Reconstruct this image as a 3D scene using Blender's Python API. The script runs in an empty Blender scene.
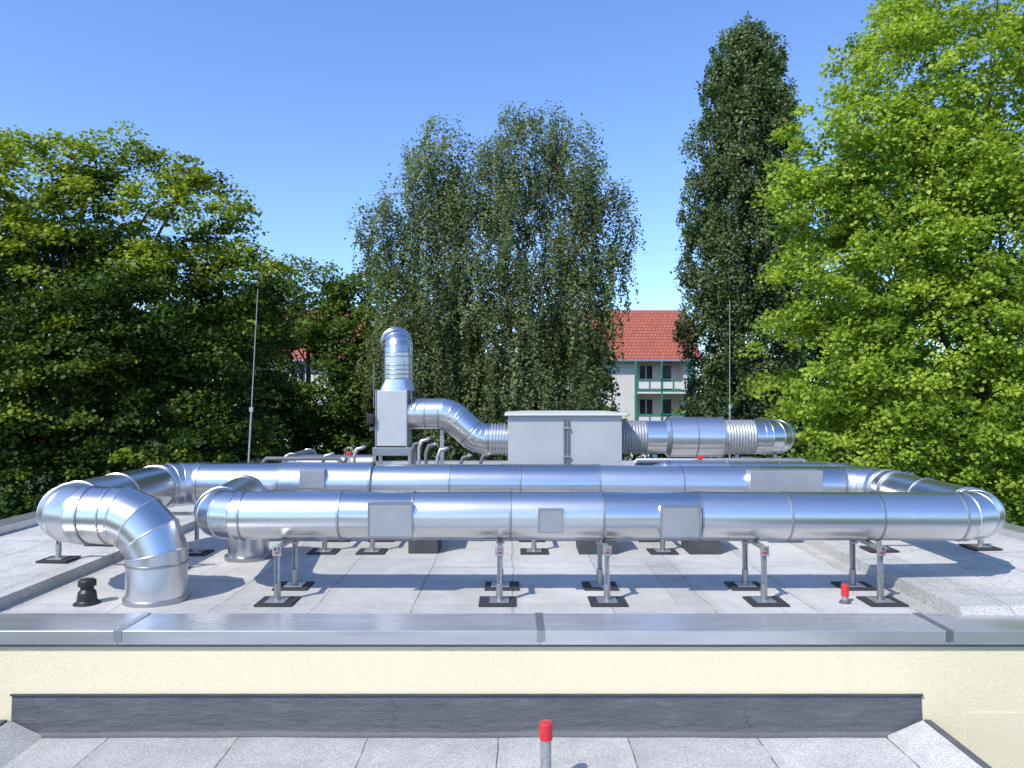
import bpy, bmesh, math, random
import numpy as np
from mathutils import Vector, Matrix
random.seed(7); rng=np.random.default_rng(7)
scene=bpy.context.scene
COL=scene.collection
R=math.radians

# ---------------------------------------------------------------- materials
def new_mat(name):
    m=bpy.data.materials.new(name); m.use_nodes=True
    nt=m.node_tree; b=nt.nodes["Principled BSDF"]
    return m,nt,b
def N(nt,t,**kw):
    n=nt.nodes.new(t)
    for k,v in kw.items(): setattr(n,k,v)
    return n
def ramp(nt,fac,stops):
    r=N(nt,"ShaderNodeValToRGB")
    el=r.color_ramp.elements
    while len(el)<len(stops): el.new(0.5)
    for e,(p,c) in zip(el,stops):
        e.position=p; e.color=(c[0],c[1],c[2],1)
    nt.links.new(fac,r.inputs[0]); return r.outputs[0]
def noise(nt,vec,scale,detail=4,rough=.55):
    n=N(nt,"ShaderNodeTexNoise"); n.inputs["Scale"].default_value=scale
    n.inputs["Detail"].default_value=detail; n.inputs["Roughness"].default_value=rough
    if vec is not None: nt.links.new(vec,n.inputs["Vector"])
    return n.outputs["Fac"]
def geo(nt): return N(nt,"ShaderNodeNewGeometry").outputs["Position"]
def mixc(nt,fac,a,b,mode='MIX'):
    m=N(nt,"ShaderNodeMix",data_type='RGBA',blend_type=mode)
    for s,v in ((0,fac),(6,a),(7,b)):
        if isinstance(v,(int,float)): m.inputs[s].default_value=v
        elif isinstance(v,tuple): m.inputs[s].default_value=(v[0],v[1],v[2],1)
        else: nt.links.new(v,m.inputs[s])
    return m.outputs[2]
def mth(nt,op,a,b=None,c=None):
    m=N(nt,"ShaderNodeMath",operation=op)
    for i,v in enumerate((a,b,c)):
        if v is None: continue
        if isinstance(v,(int,float)): m.inputs[i].default_value=v
        else: nt.links.new(v,m.inputs[i])
    return m.outputs[0]
def bump(nt,b,h,strength,dist=.01):
    n=N(nt,"ShaderNodeBump"); n.inputs["Strength"].default_value=strength; n.inputs["Distance"].default_value=dist
    nt.links.new(h,n.inputs["Height"]); nt.links.new(n.outputs[0],b.inputs["Normal"])
def ramp_f(nt,f,a,b_):
    mr=N(nt,"ShaderNodeMapRange"); nt.links.new(f,mr.inputs[0])
    mr.inputs[1].default_value=a; mr.inputs[2].default_value=b_
    return mr.outputs[0]

def simple(name,col,rough=.6,metal=0,var=.15,scale=8,bumps=0,bscale=60):
    m,nt,b=new_mat(name); p=geo(nt)
    f=noise(nt,p,scale)
    lo=tuple(c*(1-var) for c in col); hi=tuple(min(1,c*(1+var)) for c in col)
    nt.links.new(ramp(nt,f,[(.3,lo),(.7,hi)]),b.inputs["Base Color"])
    b.inputs["Roughness"].default_value=rough; b.inputs["Metallic"].default_value=metal
    if bumps: bump(nt,b,noise(nt,p,bscale),bumps,.01)
    return m

def galv(name,base=.72,rough=.27):
    m,nt,b=new_mat(name); p=geo(nt)
    oi=N(nt,"ShaderNodeObjectInfo").outputs["Random"]
    v=N(nt,"ShaderNodeTexVoronoi"); v.inputs["Scale"].default_value=60
    nt.links.new(p,v.inputs["Vector"])
    sp=N(nt,"ShaderNodeSeparateColor"); nt.links.new(v.outputs["Color"],sp.inputs[0])
    c1=ramp(nt,sp.outputs[0],[(0,(base*.97,base*.965,base*.96)),(1,(base*1.025,base*1.02,base*1.015))])
    f=noise(nt,p,1.7,5)
    c2=mixc(nt,mth(nt,'MULTIPLY',ramp_f(nt,f,.5,.8),.22),c1,(base*.74,base*.75,base*.76))
    tint=ramp(nt,oi,[(0,(.83,.84,.85)),(1,(1,1,1))])
    c3=mixc(nt,1.0,c2,tint,'MULTIPLY')
    nt.links.new(c3,b.inputs["Base Color"])
    b.inputs["Metallic"].default_value=1
    r=mth(nt,'ADD',mth(nt,'MULTIPLY',oi,.08),mth(nt,'MULTIPLY_ADD',sp.outputs[1],.006,rough-.04))
    r=mth(nt,'ADD',r,mth(nt,'MULTIPLY',f,.05))
    nt.links.new(r,b.inputs["Roughness"])
    bump(nt,b,noise(nt,p,1.8,0),.07,.03)
    return m

M_galv=galv("galvanized_steel",.77,.265)
M_galv_dull=galv("galvanized_dull",.46,.38)
M_cover=simple("cover_plate_metal",(.36,.37,.38),.45,.6,.08,3)
M_post=simple("post_zinc",(.42,.43,.44),.42,.75,.2,30)
M_rubber=simple("black_rubber",(.03,.03,.033),.8,0,.3,20)
M_black=simple("black_plastic",(.015,.015,.017),.45,0,.2,20)
M_red=simple("red_plastic",(.55,.025,.03),.35,0,.1,10)
M_ahu=simple("unit_grey_paint",(.39,.40,.41),.4,.1,.06,1.5)
M_lid=simple("unit_lid_paint",(.66,.66,.66),.4,.1,.04,2)
M_fan=simple("fan_box_paint",(.46,.47,.475),.4,.2,.05,2)
M_dark=simple("dark_plinth",(.05,.055,.06),.8,0,.25,5)
M_concrete=simple("concrete",(.33,.32,.30),.9,0,.2,9,.3,90)
M_flex=simple("flexible_connector",(.42,.43,.44),.45,.7,.15,20)
M_cable=simple("cable_grey",(.12,.12,.13),.6,0,.2,12)

def roofing(name,c,seam_x=None,seam_y=None,offx=0,seamdark=.8,stain=.2,wobble=.14,sw=.015,grain=.9):
    m,nt,b=new_mat(name); p=geo(nt)
    big=noise(nt,p,.7,6,.65); mid=noise(nt,p,5.0,6,.65); fine=noise(nt,p,85,3,.85)
    col=ramp(nt,big,[(.28,tuple(x*.78 for x in c)),(.5,c),(.72,tuple(x*1.12 for x in c))])
    col=mixc(nt,mth(nt,'MULTIPLY',ramp_f(nt,mid,.50,.72),.40),col,tuple(x*.58 for x in c))
    gr=ramp(nt,fine,[(.36,(.34,.34,.34)),(.5,(1,1,1)),(.64,(1.65,1.65,1.65))])
    col=mixc(nt,grain,col,gr,'MULTIPLY')
    s=N(nt,"ShaderNodeSeparateXYZ"); nt.links.new(p,s.inputs[0])
    wob=mth(nt,'MULTIPLY',mth(nt,'SUBTRACT',noise(nt,p,1.6,4),.5),wobble)
    # repair patches: large soft-edged rectangles laid over the strips
    bk=N(nt,"ShaderNodeTexBrick"); bk.offset=.37; bk.inputs["Scale"].default_value=1; bk.inputs["Brick Width"].default_value=2.7; bk.inputs["Row Height"].default_value=1.9
    bk.inputs["Mortar Size"].default_value=.012; bk.inputs["Color1"].default_value=(.86,.86,.86,1); bk.inputs["Color2"].default_value=(1.04,1.04,1.04,1); bk.inputs["Mortar"].default_value=(.62,.62,.62,1)
    nt.links.new(p,bk.inputs["Vector"])
    if seam_y: col=mixc(nt,.6,col,bk.outputs["Color"],'MULTIPLY')
    def seam(axis,period,off,w,shift=None):
        v=mth(nt,'ADD',axis,wob)
        if shift is not None: v=mth(nt,'ADD',v,shift)
        v=mth(nt,'DIVIDE',mth(nt,'ADD',v,off),period)
        fr=mth(nt,'FRACT',v); a=mth(nt,'MULTIPLY',fr,period)
        return mth(nt,'LESS_THAN',a,w),mth(nt,'LESS_THAN',a,.10),mth(nt,'FLOOR',v)
    sx,sxw,idx=seam(s.outputs[0],seam_x,offx,sw)
    wn=N(nt,"ShaderNodeTexWhiteNoise",noise_dimensions='1D'); nt.links.new(idx,wn.inputs["W"])
    col=mixc(nt,1.0,col,ramp(nt,wn.outputs["Value"],[(0,(.84,.84,.84)),(1,(1.05,1.05,1.05))]),'MULTIPLY')
    col=mixc(nt,mth(nt,'MULTIPLY',sxw,.22),col,tuple(x*.6 for x in c))
    col=mixc(nt,mth(nt,'MULTIPLY',mth(nt,'MULTIPLY',sx,seamdark),ramp_f(nt,mid,.3,.55)),col,tuple(x*.16 for x in c))
    if seam_y:
        sh=mth(nt,'MULTIPLY',wn.outputs["Value"],seam_y)
        sy,syw,_=seam(s.outputs[1],seam_y,0,.022,sh)
        col=mixc(nt,mth(nt,'MULTIPLY',syw,.22),col,tuple(x*.6 for x in c))
        col=mixc(nt,mth(nt,'MULTIPLY',sy,seamdark*.85),col,tuple(x*.25 for x in c))
    st=noise(nt,p,1.1,3,.5)
    rs=N(nt,"ShaderNodeSeparateColor"); nt.links.new(ramp(nt,st,[(.48,(0,0,0)),(.57,(1,1,1)),(.66,(0,0,0))]),rs.inputs[0])
    col=mixc(nt,mth(nt,'MULTIPLY',rs.outputs[0],stain),col,tuple(x*.55 for x in c))
    nt.links.new(col,b.inputs["Base Color"]); b.inputs["Roughness"].default_value=.9
    bump(nt,b,mth(nt,'ADD',fine,mth(nt,'MULTIPLY',sxw,.5)),.4,.006)
    return m
M_roof=roofing("bitumen_roof_light",(.53,.52,.495),1.0,5.0,0,.6)
M_roof2=roofing("bitumen_roof_lower",(.48,.475,.46),1.12,None,.13,.95,.2,.03,.012,.7)
M_kerbroof=roofing("bitumen_roof_kerb",(.54,.53,.50),1.0,3.0,.3,.6)

def stucco():
    m,nt,b=new_mat("cream_stucco"); p=geo(nt)
    big=noise(nt,p,.9,5,.6); fine=noise(nt,p,95,4,.75)
    col=ramp(nt,big,[(.3,(.79,.69,.455)),(.7,(.85,.745,.505))])
    col=mixc(nt,.38,col,ramp(nt,fine,[(.35,(.56,.49,.32)),(.65,(.94,.85,.61))]))
    mp=N(nt,"ShaderNodeMapping"); mp.inputs["Scale"].default_value=(5,1,.5); nt.links.new(p,mp.inputs[0])
    st=noise(nt,mp.outputs[0],1.2,5,.6)
    col=mixc(nt,mth(nt,'MULTIPLY',ramp_f(nt,st,.55,.85),.14),col,(.40,.36,.26))
    nt.links.new(col,b.inputs["Base Color"]); b.inputs["Roughness"].default_value=.92
    bump(nt,b,fine,.7,.01); return m
M_stucco=stucco()
def flashing():
    m,nt,b=new_mat("slate_bitumen_flashing"); p=geo(nt)
    mp=N(nt,"ShaderNodeMapping"); mp.inputs["Scale"].default_value=(1,1,4); nt.links.new(p,mp.inputs[0])
    a=noise(nt,mp.outputs[0],2.6,6,.65); f=noise(nt,p,120,2)
    col=ramp(nt,a,[(.3,(.065,.068,.074)),(.55,(.088,.092,.10)),(.75,(.14,.145,.152))])
    s=N(nt,"ShaderNodeSeparateXYZ"); nt.links.new(p,s.inputs[0])
    fr=mth(nt,'FRACT',mth(nt,'DIVIDE',mth(nt,'ADD',mth(nt,'ADD',s.outputs[0],.9),mth(nt,'MULTIPLY',a,.3)),3.1))
    col=mixc(nt,mth(nt,'MULTIPLY',mth(nt,'LESS_THAN',fr,.006),.5),col,(.03,.03,.035))
    zz=mth(nt,'ADD',s.outputs[2],mth(nt,'MULTIPLY',a,.10))
    col=mixc(nt,mth(nt,'MULTIPLY',ramp_f(nt,zz,-.69,-.73),.30),col,(.19,.195,.20))
    col=mixc(nt,.25,col,ramp(nt,f,[(.3,(.02,.02,.03)),(.7,(.22,.22,.24))]))
    nt.links.new(col,b.inputs["Base Color"]); b.inputs["Roughness"].default_value=.65
    bump(nt,b,mth(nt,'ADD',f,mth(nt,'MULTIPLY',a,4)),.5,.015); return m
M_flash=flashing()
def coping_mat():
    m,nt,b=new_mat("zinc_coping"); p=geo(nt)
    mp=N(nt,"ShaderNodeMapping"); mp.inputs["Scale"].default_value=(.7,5,5); nt.links.new(p,mp.inputs[0])
    a=noise(nt,mp.outputs[0],1.2,5,.5)
    oi=N(nt,"ShaderNodeObjectInfo").outputs["Random"]
    col=ramp(nt,a,[(.3,(.52,.53,.545)),(.55,(.61,.615,.625)),(.75,(.70,.705,.71))])
    col=mixc(nt,1.0,col,ramp(nt,oi,[(0,(.88,.89,.90)),(1,(1,1,1))]),'MULTIPLY')
    nt.links.new(col,b.inputs["Base Color"]); b.inputs["Metallic"].default_value=.66
    nt.links.new(mth(nt,'MULTIPLY_ADD',a,.22,.15),b.inputs["Roughness"])
    bump(nt,b,noise(nt,p,1.4,1),.2,.03); return m
M_cop=coping_mat()
def tiles():
    m,nt,b=new_mat("red_roof_tiles"); p=geo(nt)
    br=N(nt,"ShaderNodeTexBrick"); br.inputs["Scale"].default_value=1
    nt.links.new(p,br.inputs["Vector"])
    br.inputs["Brick Width"].default_value=.3; br.inputs["Row Height"].default_value=.34; br.inputs["Mortar Size"].default_value=.035
    br.inputs["Color1"].default_value=(.44,.12,.07,1); br.inputs["Color2"].default_value=(.33,.09,.05,1); br.inputs["Mortar"].default_value=(.14,.03,.02,1)
    a=noise(nt,p,.5,5)
    col=mixc(nt,mth(nt,'MULTIPLY',a,.35),br.outputs["Color"],(.28,.065,.04))
    nt.links.new(col,b.inputs["Base Color"]); b.inputs["Roughness"].default_value=.75; return m
M_tiles=tiles()
M_white=simple("white_render",(.60,.585,.54),.9,0,.06,.6)
M_glass=simple("window_glass",(.03,.035,.045),.12,0,.3,2)
M_frame=simple("white_frame",(.66,.65,.62),.5)
M_green=simple("green_paint",(.02,.20,.11),.5)
M_brick=simple("chimney_brick",(.30,.12,.08),.9,0,.2,4)
M_grass=simple("grass_ground",(.035,.06,.018),.95,0,.4,.4,.4,6)
M_bark=simple("tree_bark",(.10,.085,.065),.95,0,.35,5,.6,14)
M_birchbark=simple("birch_bark",(.20,.19,.17),.9,0,.5,4,.4,14)

def leafmat(name,dark,mid,light,trans=.3,rough=.5):
    m,nt,b=new_mat(name)
    g=N(nt,"ShaderNodeNewGeometry")
    at=N(nt,"ShaderNodeAttribute",attribute_name="tone")
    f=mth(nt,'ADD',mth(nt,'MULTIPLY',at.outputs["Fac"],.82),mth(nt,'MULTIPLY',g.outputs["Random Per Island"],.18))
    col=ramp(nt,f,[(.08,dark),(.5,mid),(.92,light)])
    nt.links.new(col,b.inputs["Base Color"]); b.inputs["Roughness"].default_value=rough
    b.inputs["Specular IOR Level"].default_value=.22
    t=N(nt,"ShaderNodeBsdfTranslucent"); 
    c2=mixc(nt,1.0,col,(1.35,1.4,.6),'MULTIPLY'); nt.links.new(c2,t.inputs[0])
    mx=N(nt,"ShaderNodeMixShader"); mx.inputs[0].default_value=trans
    nt.links.new(b.outputs[0],mx.inputs[1]); nt.links.new(t.outputs[0],mx.inputs[2])
    nt.links.new(mx.outputs[0],nt.nodes["Material Output"].inputs[0]); return m
M_leafL=leafmat("leaf_dark_maple",(.013,.030,.007),(.042,.086,.012),(.30,.37,.025),.28)
M_leafB=leafmat("leaf_birch",(.07,.096,.038),(.135,.175,.07),(.25,.30,.13),.38,.6)
M_leafP=leafmat("leaf_poplar",(.042,.072,.026),(.10,.148,.052),(.22,.27,.12),.25,.45)
M_leafR=leafmat("leaf_bright_maple",(.11,.18,.02),(.29,.40,.045),(.48,.58,.09),.42)
M_leafM=leafmat("leaf_mid_green",(.035,.07,.012),(.09,.155,.022),(.20,.29,.045),.32)

# ---------------------------------------------------------------- helpers
def root(name,label,cat,loc=(0,0,0),group=None):
    e=bpy.data.objects.new(name,None); e.location=loc; e.empty_display_size=.2
    COL.objects.link(e); e["label"]=label; e["category"]=cat
    if group: e["group"]=group
    return e
def wloc(o):
    v=Vector(o.location)
    while o.parent: o=o.parent; v=v+Vector(o.location)
    return v
def mesh_obj(name,V,F,mat,parent=None,smooth=False,bevel=0,loc=None):
    off=Vector((0,0,0))
    if parent is not None: off=wloc(parent)
    myloc=Vector(loc) if loc is not None else Vector((0,0,0))
    sub=myloc if parent is None else off
    me=bpy.data.meshes.new(name); me.from_pydata([tuple(Vector(v)-sub) for v in V],[],F); me.update()
    if bevel:
        bm=bmesh.new(); bm.from_mesh(me)
        bmesh.ops.bevel(bm,geom=list(bm.edges),offset=bevel,segments=2,affect='EDGES',profile=.6)
        bm.to_mesh(me); bm.free()
    if smooth:
        me.polygons.foreach_set("use_smooth",[True]*len(me.polygons))
    me.materials.append(mat)
    o=bpy.data.objects.new(name,me); COL.objects.link(o)
    if parent is not None: o.parent=parent
    else: o.location=myloc
    return o
def boxvf(x0,x1,y0,y1,z0,z1):
    V=[(x0,y0,z0),(x1,y0,z0),(x1,y1,z0),(x0,y1,z0),(x0,y0,z1),(x1,y0,z1),(x1,y1,z1),(x0,y1,z1)]
    F=[(0,3,2,1),(4,5,6,7),(0,1,5,4),(1,2,6,5),(2,3,7,6),(3,0,4,7)]
    return V,F
def box(name,x0,x1,y0,y1,z0,z1,mat,parent=None,bevel=0,loc=None):
    V,F=boxvf(x0,x1,y0,y1,z0,z1); return mesh_obj(name,V,F,mat,parent,False,bevel,loc)
def multi(name,boxes,mat,parent=None,loc=None):
    V=[];F=[]
    for b in boxes:
        v,f=boxvf(*b); k=len(V); V+=v; F+=[tuple(i+k for i in q) for q in f]
    return mesh_obj(name,V,F,mat,parent,loc=loc)
def boxes(name,bl,mat,parent):
    for b in bl: box(name,*b,mat,parent)
def frame_for(d):
    d=Vector(d).normalized(); a=Vector((0,0,1)) if abs(d.z)<.9 else Vector((0,1,0))
    u=d.cross(a).normalized(); v=d.cross(u).normalized(); return u,v
def tube_data(pts,rad,n=28,caps=True,split=True,bead=0,V=None,F=None):
    if V is None: V=[];F=[]
    pts=[Vector(p) for p in pts]
    if not isinstance(rad,(list,tuple)): rad=[rad]*len(pts)
    dirs=[(pts[i+1]-pts[i]).normalized() for i in range(len(pts)-1)]
    u,v=frame_for(dirs[0]); rings=[]
    for i,p in enumerate(pts):
        d0=dirs[max(0,i-1)]; d1=dirs[min(i,len(dirs)-1)]
        nrm=(d0+d1).normalized()
        ring=[]
        for k in range(n):
            a=2*math.pi*k/n; c=(u*math.cos(a)+v*math.sin(a))*rad[i]
            t=-(c.dot(nrm))/(d0.dot(nrm)); ring.append(p+c+d0*t)
        rings.append((ring,p,nrm))
        q=d0.rotation_difference(d1); u=q@u; v=q@v
    if split:
        for i in range(len(pts)-1):
            k=len(V); V+= [tuple(x) for x in rings[i][0]]+[tuple(x) for x in rings[i+1][0]]
            for j in range(n): F.append((k+j,k+(j+1)%n,k+n+(j+1)%n,k+n+j))
    else:
        k=len(V)
        for r in rings: V+=[tuple(x) for x in r[0]]
        for i in range(len(pts)-1):
            for j in range(n): F.append((k+i*n+j,k+i*n+(j+1)%n,k+(i+1)*n+(j+1)%n,k+(i+1)*n+j))
    if caps:
        for idx,rev in ((0,True),(-1,False)):
            k=len(V); V+=[tuple(x) for x in rings[idx][0]]
            f=list(range(k,k+n)); F.append(tuple(f if rev else f[::-1]))
    if bead:
        for (ring,p,nrm) in rings[1:-1]: bead_data(ring,p,nrm,bead,bead*1.3,V,F)
    return V,F,rings
def bead_data(ring,p,nrm,h,w,V,F):
    n=len(ring); k=len(V); prof=((-.001,-w),(h,-w*.55),(h,w*.55),(-.001,w))
    for (hh,ww) in prof:
        for x in ring:
            o=(x-p).normalized(); V.append(tuple(x+o*hh+nrm*ww))
    for s in range(3):
        for j in range(n): F.append((k+s*n+j,k+s*n+(j+1)%n,k+(s+1)*n+(j+1)%n,k+(s+1)*n+j))
def tube(name,pts,rad,mat,parent=None,n=28,caps=True,split=True,bead=0,loc=None):
    V,F,_=tube_data(pts,rad,n,caps,split,bead)
    return mesh_obj(name,V,F,mat,parent,True,0,loc)
def ring_at(name,p,d,r,h,w,mat,parent,n=40):
    V=[];F=[]; p=Vector(p); u,v=frame_for(d)
    ring=[p+(u*math.cos(2*math.pi*k/n)+v*math.sin(2*math.pi*k/n))*r for k in range(n)]
    bead_data(ring,p,Vector(d).normalized(),h,w,V,F)
    return mesh_obj(name,V,F,mat,parent,False)
def arc_pts(a,b,c,rb,seg):
    a,b,c=Vector(a),Vector(b),Vector(c)
    d0=(b-a).normalized(); d1=(c-b).normalized()
    ang=d0.angle(d1); t=rb*math.tan(ang/2)
    p0=b-d0*t; p1=b+d1*t
    nrm=(d1-d0*d0.dot(d1)).normalized(); cen=p0+nrm*rb
    ax=d0.cross(d1).normalized(); out=[p0]
    n=seg
    for i in range(n):
        th=ang*(i+.5)/n; rr=rb/math.cos(ang/(2*n))
        q=Matrix.Rotation(th,3,ax)@(-nrm); out.append(cen+q*rr)
    out.append(p1); return out
def duct_run(rt,way,r,rb,mat,sec=1.25,gores=4,caps=True):
    way=[Vector(w) for w in way]; cur=way[0]
    def straight(p,q):
        L=(q-p).length
        if L<.03: return
        d=(q-p).normalized(); m=max(1,round(L/sec)); cuts=[0]
        for i in range(1,m): cuts.append(L*(i+random.uniform(-.12,.12))/m)
        cuts.append(L)
        for i in range(m):
            j=Vector((0,random.uniform(-.003,.003),random.uniform(-.003,.003)))
            tube("duct_section",[p+d*cuts[i]+j,p+d*cuts[i+1]-j],r+random.uniform(-.002,.002),mat,rt,n=56,caps=caps)
            ring_at("joint_ring",p+d*cuts[i+1],d,r,.010,.014,M_galv_dull,rt,56)
    for i in range(1,len(way)-1):
        ap=arc_pts(way[i-1],way[i],way[i+1],rb,gores)
        straight(cur,ap[0])
        tube("elbow",ap,r,mat,rt,n=56,caps=caps,bead=.008)
        ring_at("joint_ring",ap[-1],ap[-1]-ap[-2],r,.010,.014,M_galv_dull,rt,56)
        cur=ap[-1]
    straight(cur,way[-1])
def lathe(name,prof,c,mat,parent=None,n=28,smooth=True,loc=None):
    V=[];F=[]
    for (r,z) in prof:
        for k in range(n):
            a=2*math.pi*k/n; V.append((c[0]+r*math.cos(a),c[1]+r*math.sin(a),c[2]+z))
    for i in range(len(prof)-1):
        for j in range(n): F.append((i*n+j,i*n+(j+1)%n,(i+1)*n+(j+1)%n,(i+1)*n+j))
    F.append(tuple(range(n))[::-1]); F.append(tuple(range((len(prof)-1)*n,len(prof)*n)))
    return mesh_obj(name,V,F,mat,parent,False,0,loc)

GZ=-4.2
# ---------------------------------------------------------------- ground
me=mesh_obj("ground",[(-900,-300,GZ),(900,-300,GZ),(900,1500,GZ),(-900,1500,GZ)],[(0,1,2,3)],M_grass)
me["kind"]="structure"; me["label"]="green grass ground around the flat roofed building"; me["category"]="ground"

# ---------------------------------------------------------------- main building
XL,XR,Y0,Y1=-7.5,7.1,6.5,22.0
bld=root("flat_roof_building","flat roofed building with cream stucco wall and metal coping","building",(0,14,GZ))
box("wall",XL,XR,Y0,Y1,GZ,-.03,M_stucco,bld)
box("roof_surface",-5.1,4.22,Y0+.3,Y1-.3,-.028,0,M_roof,bld)
def wedge(name,x0,x1,z0,z1,par):
    V=[(x0,Y0+.3,-.025),(x1,Y0+.3,-.025),(x1,Y1-.3,-.025),(x0,Y1-.3,-.025),(x0,Y0+.52,z0),(x1,Y0+.52,z1),(x1,Y1-.3,z1),(x0,Y1-.3,z0)]
    F=[(0,3,2,1),(4,5,6,7),(0,1,5,4),(1,2,6,5),(2,3,7,6),(3,0,4,7)]
    return mesh_obj(name,V,F,M_kerbroof,par)
wedge("raised_roof_edge",4.22,XR-.3,.14,.19,bld)
wedge("raised_roof_edge",XL+.3,-5.1,.17,.12,bld)
jx=[-7.55,-3.43,.25,3.8,7.15]
for i in range(4):
    a,b_=jx[i]+.002,jx[i+1]-.002
    prof=[(6.462,-.03),(6.4615,.02),(6.462,.084),(6.466,.088),(6.99,.084),(7.0,.0),(6.98,-.02)]
    V=[(x,y,z) for x in (a,b_) for (y,z) in prof]; n=len(prof)
    F=[(j,(j+1)%n,n+(j+1)%n,n+j) for j in range(n)]+[tuple(range(n))[::-1],tuple(range(n,2*n))]
    mesh_obj("coping",V,F,M_cop,bld)
    if i:
        box("coping_seam",jx[i]-.035,jx[i]+.035,6.456,6.992,.0,.092,M_galv_dull,bld,.001)
for x0,x1 in ((XL-.05,XL+.3),(XR-.3,XR+.05)):
    box("edge_coping",x0,x1,7.02,Y1+.05,-.02,.30,M_cop,bld,.01)
box("edge_coping",XL+.31,XR-.31,Y1-.3,Y1+.05,-.02,.2,M_cop,bld,.01)
box("wall_plinth",3.95,XR,6.496,6.51,GZ,-.63,M_stucco,bld)
box("coping_drip",XL,XR,6.466,6.505,-.050,-.033,M_dark,bld)

# ---------------------------------------------------------------- lower building
low=root("lower_roof_building","lower flat roof with light bitumen strips against stucco wall","building",(0,0,GZ))
box("wall",-4.35,3.58,-6,6.40,GZ,-.85,M_stucco,low)
box("roof_surface",-4.1,3.30,-6,6.46,-.848,-.82,M_roof2,low)
def cant(xi,xo,par):
    V=[(xi,-6,-.819),(xi,6.455,-.819),(xo,6.455,-.68),(xo,-6,-.68),(xo,6.455,-.86),(xo,-6,-.86)]
    mesh_obj("roof_cant",V,[(0,1,2,3) if xi>xo else (0,3,2,1),(3,2,4,5),(1,4,2),(0,3,5)],M_roof2,par)
cant(3.24,3.56,low); cant(-4.06,-4.36,low)
box("edge_strip",3.562,3.62,-6,6.44,-.95,-.665,M_flash,low,.008)
box("edge_strip",-4.42,-4.362,-6,6.44,-.95,-.665,M_flash,low,.008)
V=[];nx=80
for i in range(nx+1):
    x=-4.36+(3.57+4.36)*i/nx; w1=.006*math.sin(x*2.1)+.004*math.sin(x*5.3)+random.uniform(-.0015,.0015)
    V+=[(x,6.488,-.478),(x,6.478,-.79+w1),(x,6.455,-.812),(x,6.43+w1,-.8165)]
F=[]
for i in range(nx):
    k=i*4; F+=[(k,k+1,k+5,k+4),(k+1,k+2,k+6,k+5),(k+2,k+3,k+7,k+6)]
mesh_obj("wall_flashing",V,F,M_flash,low)
box("flashing_rail",-4.37,3.58,6.474,6.497,-.482,-.468,M_dark,low)

def marker(x,y,z0,h,r,lab,caph):
    rt=root("capped_pipe",lab,"pipe",(x,y,z0))
    lathe("pipe",[(r*.82,0),(r*.82,h-caph+.01)],(x,y,z0),M_post,rt)
    lathe("cap",[(r,h-caph),(r,h-.01),(r*.9,h),(r*.3,h+.004)],(x,y,z0),M_red,rt)
    lathe("base_collar",[(r*1.6,0),(r*1.5,.01),(r*1.1,.025),(r*.9,.03)],(x,y,z0),M_flash,rt)
marker(.255,5.6,-.82,.50,.050,"grey vent pipe with red cap on lower roof",.125)
marker(3.43,7.65,0,.19,.038,"short pipe with red cap on the light grey roof",.12)

vx,vy=-4.36,7.62
rt=root("roof_vent","small black plastic roof vent standing near the metal coping","roof vent",(vx,vy,0))
lathe("base_flange",[(.13,0),(.125,.012),(.10,.03),(.085,.05)],(vx,vy,.0),M_black,rt)
lathe("vent_body",[(.095,.04),(.085,.12),(.062,.15),(.062,.18)],(vx,vy,0),M_black,rt)
lathe("vent_cap",[(.07,.175),(.085,.185),(.085,.235),(.07,.25),(.03,.255)],(vx,vy,0),M_black,rt)

# ---------------------------------------------------------------- ducts
A_r=.255; A_y=7.95; A_z=.85
dA=root("ventilation_duct","long shiny galvanized round duct on stands, bent at both ends","ventilation duct",(1,A_y,0),"galvanized roof ducts")
duct_run(dA,[(-3.46,9.75,.02),(-3.46,9.75,.86),(-3.20,A_y,A_z),(5.15,A_y,A_z-.01),(5.15,9.9,A_z)],A_r,.40,M_galv,sec=.98,gores=4)
def panel(x0,x1,z0,z1,par,y,mat=M_cover):
    box("access_panel",x0,x1,y-.014,y+.05,z0,z1,mat,par,.004)
    multi("panel_rim",[(x0-.012,x0,y-.02,y+.04,z0-.012,z1+.012),(x1,x1+.012,y-.02,y+.04,z0-.012,z1+.012),
        (x0,x1,y-.02,y+.04,z0-.012,z0),(x0,x1,y-.02,y+.04,z1,z1+.012)],M_galv_dull,par)
fy=A_y-A_r
panel(-1.48,-1.04,.68,1.01,dA,fy-.01)
panel(.28,.52,.72,.95,dA,fy-.01)
panel(1.55,1.94,.67,.98,dA,fy-.01)
B_r=.30; B_y=10.6; B_z=.84
dB=root("ventilation_duct","wide galvanized round duct running behind and turning down into roof","ventilation duct",(0,B_y,0),"galvanized roof ducts")
duct_run(dB,[(-3.72,7.78,0.0),(-3.72,7.78,.87),(-4.86,7.88,.87),(-4.90,B_y,.87),(-2.0,B_y,.87),],B_r,.48,M_galv,sec=1.15,gores=4)
duct_run(dB,[(-1.99,B_y,.87),(5.15,B_y,B_z),(5.15,9.92,B_z)],.275,.48,M_galv,sec=1.15,gores=4)
ring_at("joint_ring",(-1.99,B_y,.87),(1,0,0),.29,.03,.02,M_galv_dull,dB,48)
lathe("roof_collar",[(.325,0),(.325,.04),(.306,.05)],(-3.72,7.78,0),M_galv_dull,dB,40)
lathe("roof_collar",[(.30,0),(.30,.05),(.262,.07)],(-3.46,9.75,0),M_galv_dull,dA,40)
box("access_panel",-2.95,-2.6,B_y-B_r-.03,B_y-.2,.85,1.10,M_cover,dB,.005)
box("access_panel",3.3,4.3,B_y-B_r-.05,B_y-.1,.70,1.09,M_cover,dB,.006)
dD=root("ventilation_duct","narrow galvanized duct running across the back of the roof","ventilation duct",(3,12,0),"galvanized roof ducts")
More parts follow.
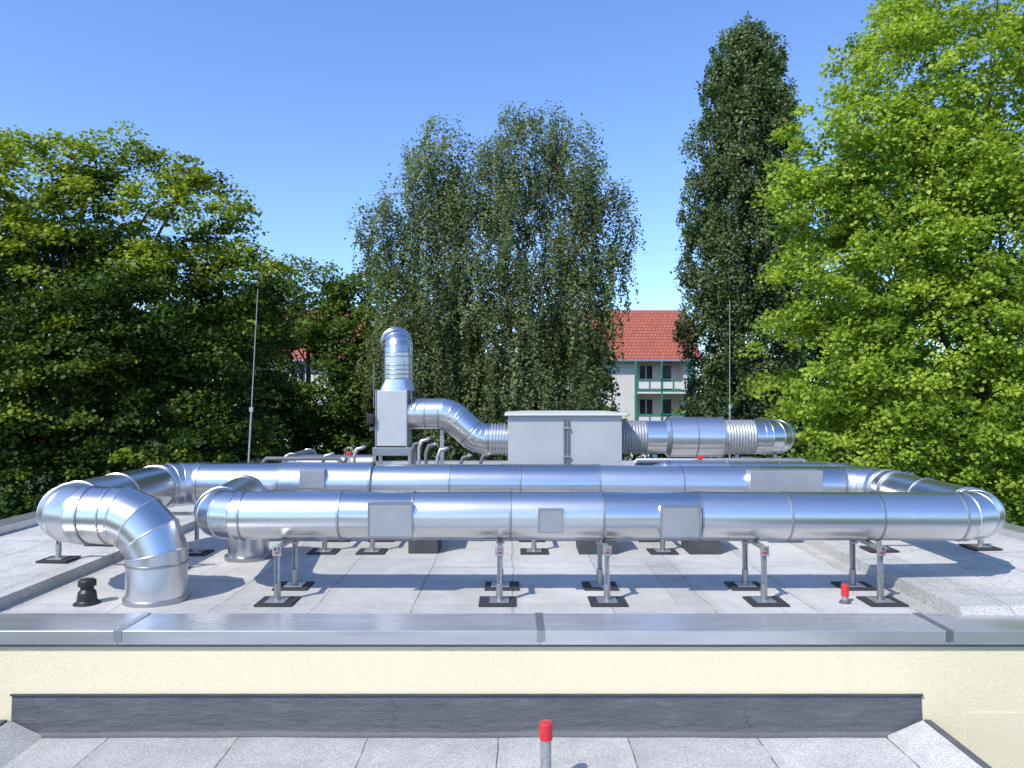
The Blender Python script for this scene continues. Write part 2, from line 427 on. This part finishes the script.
duct_run(dD,[(-4.6,12.3,.02),(-4.6,12.3,.84),(1.6,12.3,.84),(1.6,12.3,.02)],.15,.25,M_galv_dull,sec=1.5,gores=3)
dE=root("ventilation_duct","short galvanized duct bending twice behind the main run","ventilation duct",(3.6,12,0),"galvanized roof ducts")
duct_run(dE,[(2.3,12.1,.02),(2.3,12.1,.90),(5.3,12.1,.88),(6.1,11.0,.80),(6.1,11.0,.2)],.16,.26,M_galv,sec=.8,gores=4)
dF=root("ventilation_duct","galvanized branch duct leaving the fan base","ventilation duct",(-3.5,13.4,0),"galvanized roof ducts")
duct_run(dF,[(-2.52,13.5,.90),(-4.1,13.5,.90),(-4.1,15.2,.90),(-4.1,15.2,.02)],.15,.28,M_galv_dull,sec=.8,gores=4)

# ---------------------------------------------------------------- supports
def support_y(x,ya,yb,h,g="duct support stands"):
    rt=root("duct_support","galvanized steel duct stand with black foot pads","duct support",(x,(ya+yb)/2,0),g)
    for y in (ya,yb):
        s=random.uniform(-.02,.02)
        box("foot_pad",x-.19+s,x+.19+s,y-.17,y+.17,.002,.020,M_rubber,rt,.004)
        box("base_plate",x-.10,x+.10,y-.10,y+.10,.021,.032,M_post,rt,.003)
        multi("post",[(x-.024,x-.018,y-.02,y+.02,.032,h),(x+.018,x+.024,y-.02,y+.02,.032,h),(x-.018,x+.018,y+.012,y+.018,.032,h)],M_post,rt)
        V,F,_=tube_data([(x,y,.03),(x,y,.2)],.034,12); mesh_obj("post_sleeve",V,F,M_galv_dull,rt)
        V,F,_=tube_data([(x-.03,y-.028,h-.06),(x+.03,y-.028,h-.06)],.009,8); mesh_obj("red_bolt",V,F,M_red,rt)
        box("bracket",x-.045,x+.045,y-.03,y-.022,h-.09,h+.01,M_post,rt)
    multi("cross_beam",[(x-.022,x+.022,ya-.07,yb+.07,h,h+.006),(x-.022,x-.016,ya-.07,yb+.07,h-.035,h),(x+.016,x+.022,ya-.07,yb+.07,h-.035,h)],M_post,rt)
    return rt
def support_x(y,xa,xb,h):
    rt=root("duct_support","galvanized steel duct stand with black foot pads","duct support",((xa+xb)/2,y,0),"duct support stands")
    for x in (xa,xb):
        z0=0
        if x>4.22: z0=.143+(x-4.22)*.0194
        if x<-5.1: z0=.123+(-5.1-x)*.024
        box("foot_pad",x-.18,x+.18,y-.16,y+.16,z0+.006,z0+.026,M_rubber,rt,.004)
        box("base_plate",x-.09,x+.09,y-.09,y+.09,z0+.027,z0+.040,M_post,rt,.003)
        multi("post",[(x-.022,x-.016,y-.02,y+.02,z0+.04,h),(x+.016,x+.022,y-.02,y+.02,z0+.04,h),(x-.016,x+.016,y+.012,y+.018,z0+.04,h)],M_post,rt)
        V,F,_=tube_data([(x,y,z0+.04),(x,y,z0+.2)],.032,12); mesh_obj("post_sleeve",V,F,M_galv_dull,rt)
    multi("cross_beam",[(xa-.07,xb+.07,y-.022,y+.022,h,h+.006),(xa-.07,xb+.07,y-.022,y-.016,h-.035,h)],M_post,rt)
for x in (-2.42,-.13,.98,2.6,3.8): support_y(x,7.66,8.28,.575)
for x in (-2.55,-1.9,.3,2.05): support_y(x,10.1,10.95,.54)
support_x(9.0,-5.5,-4.15,.555); support_x(10.0,-5.5,-4.25,.555)
support_x(9.5,4.7,6.0,.57)
for (x0,x1,y) in ((-1.40,-1.0,10.0),(.9,1.4,9.95),(2.38,2.8,9.95)):
    rt=root("equipment_plinth","dark block plinth under the rear duct","plinth",((x0+x1)/2,y,0),"dark plinths")
    box("plinth_block",x0,x1,y,y+.5,0,.50,M_dark,rt,.01)
    box("plinth_cap",x0-.03,x1+.03,y-.03,y+.53,.50,.53,M_galv_dull,rt,.005)

# ---------------------------------------------------------------- air handling unit
ah=root("air_handling_unit","grey box shaped ventilation unit with white overhanging lid","ventilation unit",(.93,13.6,0))
box("unit_body",-.07,1.93,13.0,14.3,.35,1.775,M_ahu,ah,.008)
box("lid",-.13,2.01,12.92,14.38,1.778,1.815,M_lid,ah,.01)
V=[(-.10,12.95,1.817),(1.98,12.95,1.817),(1.98,14.35,1.817),(-.10,14.35,1.817),(.2,13.65,1.85),(1.7,13.65,1.85)]
mesh_obj("lid_crown",V,[(0,1,5,4),(2,3,4,5),(1,2,5),(3,0,4)],M_lid,ah)
for x in (.92,.985):
    tube("front_pipe",[(x,12.965,.4),(x,12.965,1.70)],.014,M_cable,ah,10)
boxes("pipe_clamp",[(.89,1.02,12.94,12.985,z,z+.03) for z in (1.05,1.55)],M_post,ah)
box("base_frame",-.05,1.9,13.05,14.25,.12,.35,M_dark,ah)
boxes("unit_foot",[(x,x+.2,y,y+.2,0,.12) for x in (0,.85,1.65) for y in (13.0,14.1)],M_dark,ah)

# fan and stack
fn=root("exhaust_fan","grey fan box with tall galvanized exhaust stack bent at top","exhaust fan",(-2.15,13.6,0))
box("fan_housing",-2.44,-1.90,13.3,13.9,1.22,2.22,M_fan,fn,.012)
boxes("housing_trim",[(-2.455,-2.44,13.285,13.915,1.2,2.24),(-1.90,-1.885,13.285,13.915,1.2,2.24)],M_post,fn)
box("transition_base",-2.5,-1.8,13.25,13.95,1.05,1.20,M_galv_dull,fn,.01)
boxes("frame_leg",[(x,x+.06,y,y+.06,0,1.05) for x in (-2.5,-1.86) for y in (13.25,13.88)],M_post,fn)
box("frame_rail",-2.44,-1.86,13.25,13.31,.5,.56,M_post,fn)
n=32;V=[];F=[]
cx,cy=-2.1,13.6
for k in range(n):
    a=2*math.pi*(k+.5)/n; c,s=math.cos(a),math.sin(a); m=max(abs(c),abs(s)); V.append((cx+.31*c/m,cy+.29*s/m,2.22))
for k in range(n):
    a=2*math.pi*(k+.5)/n; V.append((cx+.275*math.cos(a),cy+.275*math.sin(a),2.42))
for k in range(n): F.append((k,(k+1)%n,n+(k+1)%n,n+k))
mesh_obj("transition",V,F,M_galv,fn,True)
duct_run(fn,[(cx,cy,2.42),(cx,cy,3.12),(cx-.10,cy+.40,3.14)],.275,.29,M_galv,sec=.5,gores=6)
for z in (2.44,2.52,2.60,2.68): ring_at("joint_ring",(cx,cy,z),(0,0,1),.275,.012,.012,M_galv_dull,fn)
tube("side_rod",[(-2.48,13.28,1.9),(-2.48,13.28,2.72)],.014,M_cable,fn,8)
tube("side_rod",[(-1.80,13.28,1.9),(-1.80,13.28,2.78)],.012,M_cable,fn,8)
box("switch_box",-2.60,-2.47,13.2,13.32,1.62,1.80,M_black,fn,.02)
box("motor_bracket",-2.56,-2.44,13.3,13.5,1.50,1.56,M_cable,fn)
sd=root("connecting_duct","galvanized elbow duct stepping down from fan to unit","ventilation duct",(-1,13.6,0),"galvanized roof ducts")
duct_run(sd,[(-1.885,13.6,1.80),(-1.15,13.6,1.80),(-.62,13.6,1.33),(-.075,13.6,1.33)],.28,.5,M_galv,sec=.3,gores=3)
for i in range(5): ring_at("joint_ring",(-.36+i*.055,13.6,1.33),(1,0,0),.28,.02,.014,M_flex,sd)
box("duct_stand",-1.32,-1.25,13.55,13.65,0,1.5,M_post,sd)
rd=root("connecting_duct","galvanized silencer duct with ribbed flexible connectors leaving unit","ventilation duct",(3.4,13.6,0),"galvanized roof ducts")
def ribbed(x0,x1,r,z):
    n=int((x1-x0)/.05); pts=[];rad=[]
    for i in range(n*2+1):
        pts.append((x0+(x1-x0)*i/(2*n),13.6,z)); rad.append(r+(.018 if i%2 else 0))
    tube("flexible_connector",pts,rad,M_flex,rd,32,True,True)
zc=1.37
ribbed(1.935,2.45,.29,zc)
tube("duct_section",[(2.45,13.6,zc),(2.80,13.6,zc)],.30,M_galv,rd,36)
tube("silencer",[(2.80,13.6,zc),(2.86,13.6,zc),(3.84,13.6,zc),(3.90,13.6,zc)],[.30,.365,.365,.30],M_galv,rd,40)
for x in (2.87,3.35,3.83): ring_at("joint_ring",(x,13.6,zc),(1,0,0),.365,.01,.014,M_galv_dull,rd)
ribbed(3.90,4.42,.30,zc)
ap=arc_pts((4.42,13.6,zc),(4.93,13.6,zc),(5.05,14.4,zc),.40,4)
tube("elbow",[Vector((4.42,13.6,zc))]+ap+[Vector((5.2,15.4,zc))],.31,M_galv,rd,44,True,True,.009)
boxes("duct_stand",[(x,x+.06,13.57,13.63,0,1.05) for x in (2.6,4.1,4.8)],M_post,rd)

def pipe_thing(name,lab,cat,pts,r,mat,grp=None):
    rt=root(name,lab,cat,pts[0],grp); tube("pipe_run",pts,r,mat,rt,12,True,False)
    for q in (pts[0],pts[-1]): lathe("end_collar",[(r*1.5,0),(r*1.5,.03),(r*1.1,.04)],q,M_post,rt,12)
for i,(x,h) in enumerate(((-1.75,1.28),(-1.62,1.34),(-1.5,1.25),(-2.75,1.2),(-2.9,1.12),(-1.3,1.18),(-.9,1.05),(-3.3,1.08),(-.55,1.08))):
    pipe_thing("vertical_pipe","thin bent grey pipe rising from roof beside fan","pipe",[(x,12.9,0),(x,12.9,h-.12),(x+.05,12.9,h),(x+.16,12.92,h+.02)],.03,M_post if i%2 else M_cable,"thin bent pipes")
for k,(z,y) in enumerate(((1.02,12.75),(.95,12.85))):
    pipe_thing("horizontal_pipe","thin insulated pipe running low behind the ducts","pipe",[(2.1,y,.02),(2.1,y,z-.06),(2.16,y,z),(5.0+.3*k,y,z),(5.06+.3*k,y,z-.06),(5.06+.3*k,y,.02)],.035,M_cable if k else M_post,"thin insulated pipes")
pipe_thing("horizontal_pipe","thin insulated pipe running low behind the ducts","pipe",[(-4.3,12.8,.02),(-4.3,12.8,.98),(-4.24,12.8,1.04),(-3.0,12.8,1.04),(-2.94,12.8,.98),(-2.94,12.8,.02)],.035,M_cable,"thin insulated pipes")
for (x,y,h) in ((3.2,12.6,1.04),(-2.75,12.5,1.12)):
    rt=root("valve_box","small red valve head on grey post","valve",(x,y,0),"red valves")
    box("post",x-.02,x+.02,y-.02,y+.02,0,h,M_post,rt); box("valve_head",x-.04,x+.04,y-.04,y+.04,h,h+.07,M_red,rt,.01)

def rod(x,y,h,lean,lab):
    rt=root("lightning_rod",lab,"lightning rod",(x,y,0),"lightning rods on the roof")
    lathe("concrete_foot",[(.2,0),(.2,.08),(.17,.12),(.04,.13)],(x,y,0),M_concrete,rt,20)
    tube("lower_tube",[(x,y,.1),(x+lean*.45,y,h*.45)],.018,M_post,rt,10)
    tube("tip_rod",[(x+lean*.45,y,h*.45),(x+lean,y,h)],[.011,.007],M_post,rt,8)
    box("rod_clamp",x+lean*.44-.03,x+lean*.46+.03,y-.03,y+.03,h*.44,h*.46,M_post,rt)
rod(-5.02,14,4.15,.20,"thin grey lightning rod leaning slightly on concrete foot")
rod(4.7,16,4.2,.02,"thin upright grey lightning rod near bent duct")

# ---------------------------------------------------------------- apartment houses
def house(lab,HX0,HX1,bx,wins,chims):
    HY=60.; ez=5.15; rz=9.6
    hs=root("apartment_house",lab,"house",((HX0+HX1)/2,64,GZ))
    if bx:
        box("wall",HX0,bx,HY,HY+10,GZ,ez,M_white,hs); box("wall",bx+3.8,HX1,HY,HY+10,GZ,ez,M_white,hs)
        box("wall",bx,bx+3.8,HY+1.3,HY+10,GZ,ez,M_white,hs)
    else: box("wall",HX0,HX1,HY,HY+10,GZ,ez,M_white,hs)
    V=[(HX0-.4,HY-.6,ez-.15),(HX1+.4,HY-.6,ez-.15),(HX1+.4,HY+5,rz),(HX0-.4,HY+5,rz),(HX1+.4,HY+10.6,ez-.15),(HX0-.4,HY+10.6,ez-.15),
       (HX0-.4,HY-.6,ez-.3),(HX1+.4,HY-.6,ez-.3)]
    rf=mesh_obj("roof",V,[(0,1,2,3),(3,2,4,5),(6,7,1,0),(1,4,2),(0,3,5)],M_tiles,hs)
    box("gutter",HX0-.4,HX1+.4,HY-.75,HY-.6,ez-.3,ez-.14,M_post,rf)
    for x in chims: box("chimney",x,x+.9,HY+5.2,HY+6.1,rz-1.5,rz+.5,M_brick,rf)
    def win(x,z,w=1.3,h=1.4,y=HY):
        f=multi("window",[(x,x+w,y-.04,y+.03,z,z+.07),(x,x+w,y-.04,y+.03,z+h-.07,z+h),(x,x+.07,y-.04,y+.03,z+.07,z+h-.07),(x+w-.07,x+w,y-.04,y+.03,z+.07,z+h-.07),(x+w/2-.04,x+w/2+.04,y-.04,y+.03,z+.07,z+h-.07)],M_frame,hs)
        box("pane",x+.07,x+w-.07,y-.012,y+.02,z+.07,z+h-.07,M_glass,f)
        box("sill",x-.1,x+w+.1,y-.16,y+.0,z-.06,z,M_frame,f)
    for fl in (2.4,-.4,-3.2):
        for x in wins: win(x,fl+.85)
        if not bx: continue
        win(bx+.4,fl+.9,1.2,1.35,HY+1.3)
        box("balcony_door",bx+2.2,bx+3.1,HY+1.24,HY+1.31,fl+.12,fl+2.2,M_glass,hs)
        multi("door_frame",[(bx+2.1,bx+2.2,HY+1.2,HY+1.3,fl+.1,fl+2.3),(bx+3.1,bx+3.2,HY+1.2,HY+1.3,fl+.1,fl+2.3),(bx+2.2,bx+3.1,HY+1.2,HY+1.3,fl+2.2,fl+2.3)],M_frame,hs)
        bal=box("balcony",bx-.15,bx+3.95,HY-.9,HY+1.29,fl-.15,fl+.05,M_frame,hs)
        box("balcony_panel",bx,bx+3.8,HY-.86,HY-.8,fl+.25,fl+.82,M_frame,bal)
        multi("railing",[(bx-.12,bx+3.92,HY-.95,HY-.83,fl+.92,fl+1.03),(bx-.12,bx+3.92,HY-.95,HY-.83,fl+.06,fl+.15)]+[(x,x+.07,HY-.94,HY-.87,fl+.15,fl+.92) for x in np.arange(bx-.1,bx+3.9,.95)],M_green,bal)
    if bx: boxes("balcony_column",[(bx-.29,bx-.13,HY-.95,HY-.8,GZ,ez-.3),(bx+1.8,bx+1.92,HY-.95,HY-.83,GZ,ez-.3),(bx+3.93,bx+4.07,HY-.95,HY-.8,GZ,ez-.3)],M_green,hs)
house("white apartment house with red tiled roof and green balconies",5.6,14.9,10.1,(6.2,),(7,))
house("white apartment house with red tiled roof hidden behind trees",-29,-13,None,(-26,-22,-18,-15),(-20,))

# ---------------------------------------------------------------- trees
def leaf_mesh(name,C,Nn,S,T,mat,parent,wid=.34):
    n=len(C); off=np.array(wloc(parent)); C=C-off
    Nn=Nn/np.linalg.norm(Nn,axis=1,keepdims=True)
    r=rng.normal(size=(n,3)); t=np.cross(Nn,r); t/=np.linalg.norm(t,axis=1,keepdims=True)
    b=np.cross(Nn,t); s=S[:,None]
    P=np.empty((n,4,3)); P[:,0]=C-t*s*.5; P[:,1]=C+b*s*wid-t*s*.05+Nn*s*.08; P[:,2]=C+t*s*.5; P[:,3]=C-b*s*wid-t*s*.05+Nn*s*.08
    me=bpy.data.meshes.new(name); me.vertices.add(4*n); me.loops.add(4*n); me.polygons.add(n)
    me.vertices.foreach_set("co",P.reshape(-1).astype(np.float32))
    me.loops.foreach_set("vertex_index",np.arange(4*n,dtype=np.int32))
    me.polygons.foreach_set("loop_start",np.arange(0,4*n,4,dtype=np.int32))
    me.update(calc_edges=True)
    a=me.attributes.new("tone","FLOAT","POINT"); a.data.foreach_set("value",np.repeat(T,4).astype(np.float32))
    me.materials.append(mat); o=bpy.data.objects.new(name,me); COL.objects.link(o); o.parent=parent; return o
def lobes_sample(lobes,n,inner=.5,power=.45,thin=.6):
    L=np.array(lobes,float); w=(L[:,3]*L[:,4]*L[:,5])**(2/3); w/=w.sum()
    idx=rng.choice(len(L),n,p=w); d=rng.normal(size=(n,3)); d/=np.linalg.norm(d,axis=1,keepdims=True)
    r=inner+(1-inner)*rng.random(n)**power
    keep=(d[:,1]<.35)|(rng.random(n)>thin)
    return (L[idx,:3]+d*r[:,None]*L[idx,3:6])[keep], d[keep], r[keep]
def gapf(P,s,seed):
    q=P*s+seed
    return (np.sin(q[:,0]*1.7+np.sin(q[:,2]*1.3)*1.5)+np.sin(q[:,1]*1.5+q[:,2]*.7)+np.sin(q[:,2]*2.1+np.cos(q[:,0])*1.2))/3
def tree(name,label,cat,base,lobes,nclump,nleaf,crad,cflat,leaf,mat,bark,trunk_r,mode="clump",upbias=.8,tipz=None,gap=-.45,strand=(1,2.2),inner=.45,nlimb=26,forkz=None,wid=.34,tonebias=0.,gs=.9,power=.45,tonevar=.16):
    rt=root(name,label,cat,base)
    P,d,r=lobes_sample(lobes,nclump,inner,power)
    g=gapf(P,gs,sum(base)); keep=(g>gap)|(r<.65); P,d,r=P[keep],d[keep],r[keep]
    zmin,zmax=P[:,2].min(),P[:,2].max(); k=len(P)
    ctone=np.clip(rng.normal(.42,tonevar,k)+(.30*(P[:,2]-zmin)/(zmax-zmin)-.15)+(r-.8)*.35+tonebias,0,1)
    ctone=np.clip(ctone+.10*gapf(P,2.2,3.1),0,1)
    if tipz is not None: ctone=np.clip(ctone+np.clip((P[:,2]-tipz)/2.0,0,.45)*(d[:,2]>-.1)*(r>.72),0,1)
    m=nleaf
    if mode=="clump":
        sz=crad*rng.uniform(.5,1.4,k)
        e=rng.normal(size=(k,m,3)); e/=np.linalg.norm(e,axis=2,keepdims=True); e*=rng.random((k,m,1))**.5
        e[:,:,2]*=cflat
        if cflat<1: e[:,:,2]-=.25*(e[:,:,0]**2+e[:,:,1]**2)
        C=(P[:,None,:]+e*sz[:,None,None]).reshape(-1,3)
        nn=rng.normal(size=(k*m,3))*.75; nn[:,2]+=upbias; nn+=np.repeat(d,m,axis=0)*.45
        T=np.repeat(ctone,m)+rng.normal(0,.06,k*m)
    else:
        L=rng.uniform(strand[0],strand[1],k); t=rng.random((k,m))
        low=(P[:,2]-zmin)/(zmax-zmin); L*=1.25-.6*low
        w=crad*(rng.random((k,m))*.8+.2)*(.6+.6*low[:,None])
        an=rng.random((k,m))*2*math.pi
        drift=rng.normal(0,.10,(k,1,2))
        C=np.empty((k,m,3)); 
        C[:,:,0]=P[:,None,0]+w*np.cos(an)*(1-t*.8)+drift[:,:,0]*t*3
        C[:,:,1]=P[:,None,1]+w*np.sin(an)*(1-t*.8)+drift[:,:,1]*t*3
        C[:,:,2]=P[:,None,2]-t*L[:,None]*1.0+rng.normal(0,.12,(k,m))+.15
        C=C.reshape(-1,3); nn=rng.normal(size=(k*m,3)); nn[:,2]*=.6; nn+=np.repeat(d,m,axis=0)*1.1; nn[:,2]+=upbias
        T=np.repeat(ctone,m)+rng.normal(0,.05,k*m)
    S=leaf*rng.uniform(.65,1.35,len(C))
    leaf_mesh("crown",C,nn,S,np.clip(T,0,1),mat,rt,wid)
    V=[];F=[]; bx,by,bz=base; L=np.array(lobes)
    topz=forkz if forkz else L[:,2].max()
    cxm=np.average(L[:,0],weights=L[:,3]); cym=np.average(L[:,1],weights=L[:,3])
    tp=[]; 
    for i in range(8):
        t=i/7; tp.append(Vector((bx+(cxm-bx)*t*.7+.15*math.sin(t*5+bx),by+(cym-by)*t*.7+.12*math.cos(t*4),bz+(topz-bz)*t)))
    tr=[trunk_r*(1.25 if i==0 else 1)*(1-.82*i/7) for i in range(8)]
    tube_data(tp,tr,12,False,False,0,V,F)
    mesh_obj("trunk",V,F,bark,rt,True)
    V=[];F=[]
    order=rng.permutation(k)[:nlimb]
    for j in order:
        q=Vector(P[j]); q=q.lerp(Vector((cxm,cym,q.z)),.15)
        t=random.uniform(.35,.9); f=t*7; i=int(f); a=tp[i].lerp(tp[min(7,i+1)],f-i)
        if q.z<a.z: a=tp[3].lerp(tp[4],random.random()) if q.z<tp[4].z else a
        r0=tr[i]*.4; mid=a.lerp(q,.5)+Vector((random.uniform(-.3,.3),random.uniform(-.3,.3),.25*(q-a).length*.5))
        pts=[a,a.lerp(mid,.5)+Vector((0,0,.12)),mid,mid.lerp(q,.5)+Vector((0,0,.1)),q]
        tube_data(pts,[r0,r0*.75,r0*.5,r0*.3,.012],7,False,False,0,V,F)
    mesh_obj("limbs",V,F,bark,rt,True)
    return rt
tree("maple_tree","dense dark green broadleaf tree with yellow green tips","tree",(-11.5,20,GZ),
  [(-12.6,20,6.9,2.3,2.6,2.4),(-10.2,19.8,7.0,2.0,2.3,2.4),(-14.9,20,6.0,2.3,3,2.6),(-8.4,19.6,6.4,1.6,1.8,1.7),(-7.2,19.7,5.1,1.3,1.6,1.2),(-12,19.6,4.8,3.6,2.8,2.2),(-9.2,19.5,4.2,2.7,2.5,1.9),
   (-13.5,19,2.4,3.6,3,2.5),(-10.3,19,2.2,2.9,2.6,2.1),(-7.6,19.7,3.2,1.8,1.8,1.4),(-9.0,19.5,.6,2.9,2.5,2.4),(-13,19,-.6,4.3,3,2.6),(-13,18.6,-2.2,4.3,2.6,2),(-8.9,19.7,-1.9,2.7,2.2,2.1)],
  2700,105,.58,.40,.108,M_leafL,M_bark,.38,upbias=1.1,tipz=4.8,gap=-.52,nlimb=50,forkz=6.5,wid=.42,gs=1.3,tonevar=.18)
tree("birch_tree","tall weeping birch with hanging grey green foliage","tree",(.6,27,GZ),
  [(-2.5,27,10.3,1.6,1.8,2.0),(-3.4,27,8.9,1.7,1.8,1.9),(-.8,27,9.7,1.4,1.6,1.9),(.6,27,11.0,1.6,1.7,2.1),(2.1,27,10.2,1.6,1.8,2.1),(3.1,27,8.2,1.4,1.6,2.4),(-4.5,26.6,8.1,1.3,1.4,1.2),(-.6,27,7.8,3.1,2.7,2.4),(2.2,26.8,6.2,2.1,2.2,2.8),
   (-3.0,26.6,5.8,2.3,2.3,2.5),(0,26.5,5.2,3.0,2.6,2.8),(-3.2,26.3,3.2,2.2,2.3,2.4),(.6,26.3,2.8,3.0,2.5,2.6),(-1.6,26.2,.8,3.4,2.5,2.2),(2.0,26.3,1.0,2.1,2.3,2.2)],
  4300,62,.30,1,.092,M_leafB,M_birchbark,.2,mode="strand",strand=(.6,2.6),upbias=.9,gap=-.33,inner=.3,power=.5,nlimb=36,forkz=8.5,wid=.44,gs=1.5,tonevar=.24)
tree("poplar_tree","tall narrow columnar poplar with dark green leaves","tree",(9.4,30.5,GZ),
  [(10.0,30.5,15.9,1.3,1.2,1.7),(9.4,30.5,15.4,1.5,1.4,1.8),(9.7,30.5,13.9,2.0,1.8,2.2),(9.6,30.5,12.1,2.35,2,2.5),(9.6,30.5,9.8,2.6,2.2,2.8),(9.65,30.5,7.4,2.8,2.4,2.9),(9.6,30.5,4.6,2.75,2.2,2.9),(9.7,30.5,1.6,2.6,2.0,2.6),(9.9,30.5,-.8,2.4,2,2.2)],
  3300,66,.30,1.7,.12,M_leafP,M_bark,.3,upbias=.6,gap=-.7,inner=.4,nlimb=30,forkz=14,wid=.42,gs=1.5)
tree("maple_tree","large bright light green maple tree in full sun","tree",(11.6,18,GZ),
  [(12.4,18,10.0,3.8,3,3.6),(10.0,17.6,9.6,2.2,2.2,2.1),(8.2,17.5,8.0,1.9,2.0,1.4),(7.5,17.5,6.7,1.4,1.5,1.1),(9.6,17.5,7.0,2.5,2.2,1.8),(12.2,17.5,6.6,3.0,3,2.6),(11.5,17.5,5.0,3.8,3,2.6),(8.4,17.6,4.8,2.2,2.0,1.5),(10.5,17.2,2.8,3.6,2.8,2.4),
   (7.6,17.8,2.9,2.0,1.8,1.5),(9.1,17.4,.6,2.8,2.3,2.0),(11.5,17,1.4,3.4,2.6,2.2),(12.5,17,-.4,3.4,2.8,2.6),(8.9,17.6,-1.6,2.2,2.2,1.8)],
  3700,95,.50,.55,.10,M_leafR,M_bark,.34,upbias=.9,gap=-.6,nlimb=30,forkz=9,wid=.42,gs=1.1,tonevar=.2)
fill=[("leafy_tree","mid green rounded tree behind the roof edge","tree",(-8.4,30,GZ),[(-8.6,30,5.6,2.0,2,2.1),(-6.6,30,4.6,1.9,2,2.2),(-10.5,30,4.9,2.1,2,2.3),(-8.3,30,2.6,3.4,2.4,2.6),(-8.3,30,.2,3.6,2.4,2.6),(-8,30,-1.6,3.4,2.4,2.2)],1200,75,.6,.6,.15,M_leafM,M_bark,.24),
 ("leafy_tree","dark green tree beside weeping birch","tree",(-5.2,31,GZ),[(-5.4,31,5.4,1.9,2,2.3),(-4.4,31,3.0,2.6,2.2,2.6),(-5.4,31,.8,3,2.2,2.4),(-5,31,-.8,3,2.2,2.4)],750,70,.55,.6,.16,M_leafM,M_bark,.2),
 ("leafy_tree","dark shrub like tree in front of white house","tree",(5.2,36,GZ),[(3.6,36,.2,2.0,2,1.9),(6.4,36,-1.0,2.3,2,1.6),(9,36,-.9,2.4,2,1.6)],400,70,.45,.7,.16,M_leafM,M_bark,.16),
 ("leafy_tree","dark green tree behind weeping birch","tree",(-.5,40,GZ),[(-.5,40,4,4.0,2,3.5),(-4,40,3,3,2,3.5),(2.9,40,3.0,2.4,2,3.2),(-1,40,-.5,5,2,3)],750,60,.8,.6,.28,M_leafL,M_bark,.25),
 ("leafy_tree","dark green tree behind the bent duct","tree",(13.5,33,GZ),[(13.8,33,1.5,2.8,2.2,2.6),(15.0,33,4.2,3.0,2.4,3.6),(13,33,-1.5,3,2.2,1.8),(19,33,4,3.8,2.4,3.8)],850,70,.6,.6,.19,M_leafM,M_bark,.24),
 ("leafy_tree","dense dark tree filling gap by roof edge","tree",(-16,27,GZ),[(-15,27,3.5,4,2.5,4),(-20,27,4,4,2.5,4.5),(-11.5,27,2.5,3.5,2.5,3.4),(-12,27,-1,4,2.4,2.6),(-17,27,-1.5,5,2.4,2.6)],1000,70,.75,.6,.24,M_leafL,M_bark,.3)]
for a in fill: tree(*a,nlimb=14,gap=-.6)
rt=root("distant_wood","distant mass of dark green trees","woodland",(0,80,GZ)); rt["kind"]="stuff"
lb=[]
for x in np.arange(-90,90,6):
    if -29<x<-8 or 3<x<16: continue
    lb.append((x,63+random.uniform(-4,4),random.uniform(-1,2.5),4.5,3,random.uniform(4.5,6.5) if abs(x)>10 else 5))
P,d,r=lobes_sample(lb,1200,.6); m=45
e=rng.normal(size=(len(P),m,3))*.55; C=(P[:,None,:]+e).reshape(-1,3); nn=rng.normal(size=(len(C),3)); nn[:,2]+=.7
leaf_mesh("crown_mass",C,nn,.45*rng.uniform(.6,1.3,len(C)),np.clip(np.repeat(rng.normal(.4,.2,len(P)),m),0,1),M_leafM,rt)

# ---------------------------------------------------------------- light
sd_=Vector((-.66,-.75,0)).normalized(); el=R(47)
dirv=Vector((sd_.x*math.cos(el),sd_.y*math.cos(el),math.sin(el)))
sun=bpy.data.lights.new("sun","SUN"); sun.energy=5.0; sun.angle=R(.5); sun.color=(1,.945,.85)
so=bpy.data.objects.new("sun",sun); COL.objects.link(so); so.rotation_euler=dirv.to_track_quat('Z','Y').to_euler(); so.location=(-20,-20,30)
w=bpy.data.worlds.new("World"); scene.world=w; w.use_nodes=True; nt=w.node_tree
sky=N(nt,"ShaderNodeTexSky"); sky.sky_type='NISHITA'; sky.sun_disc=False; sky.sun_elevation=el
sky.sun_rotation=math.atan2(dirv.x,dirv.y); sky.air_density=1.0; sky.dust_density=.4; sky.ozone_density=2.0
tint=mixc(nt,1.0,sky.outputs[0],(1.12,1.36,1.80),'MULTIPLY')
nt.links.new(tint,nt.nodes["Background"].inputs[0]); nt.nodes["Background"].inputs[1].default_value=.148
scene.view_settings.view_transform='Standard'; scene.view_settings.look='None'; scene.view_settings.exposure=0

cam=bpy.data.cameras.new("camera"); cam.lens=26.0; cam.sensor_width=36; cam.clip_end=3000
co=bpy.data.objects.new("camera",cam); COL.objects.link(co); co.location=(0,0,2.14)
co.rotation_euler=(R(90+.85),0,0); scene.camera=co
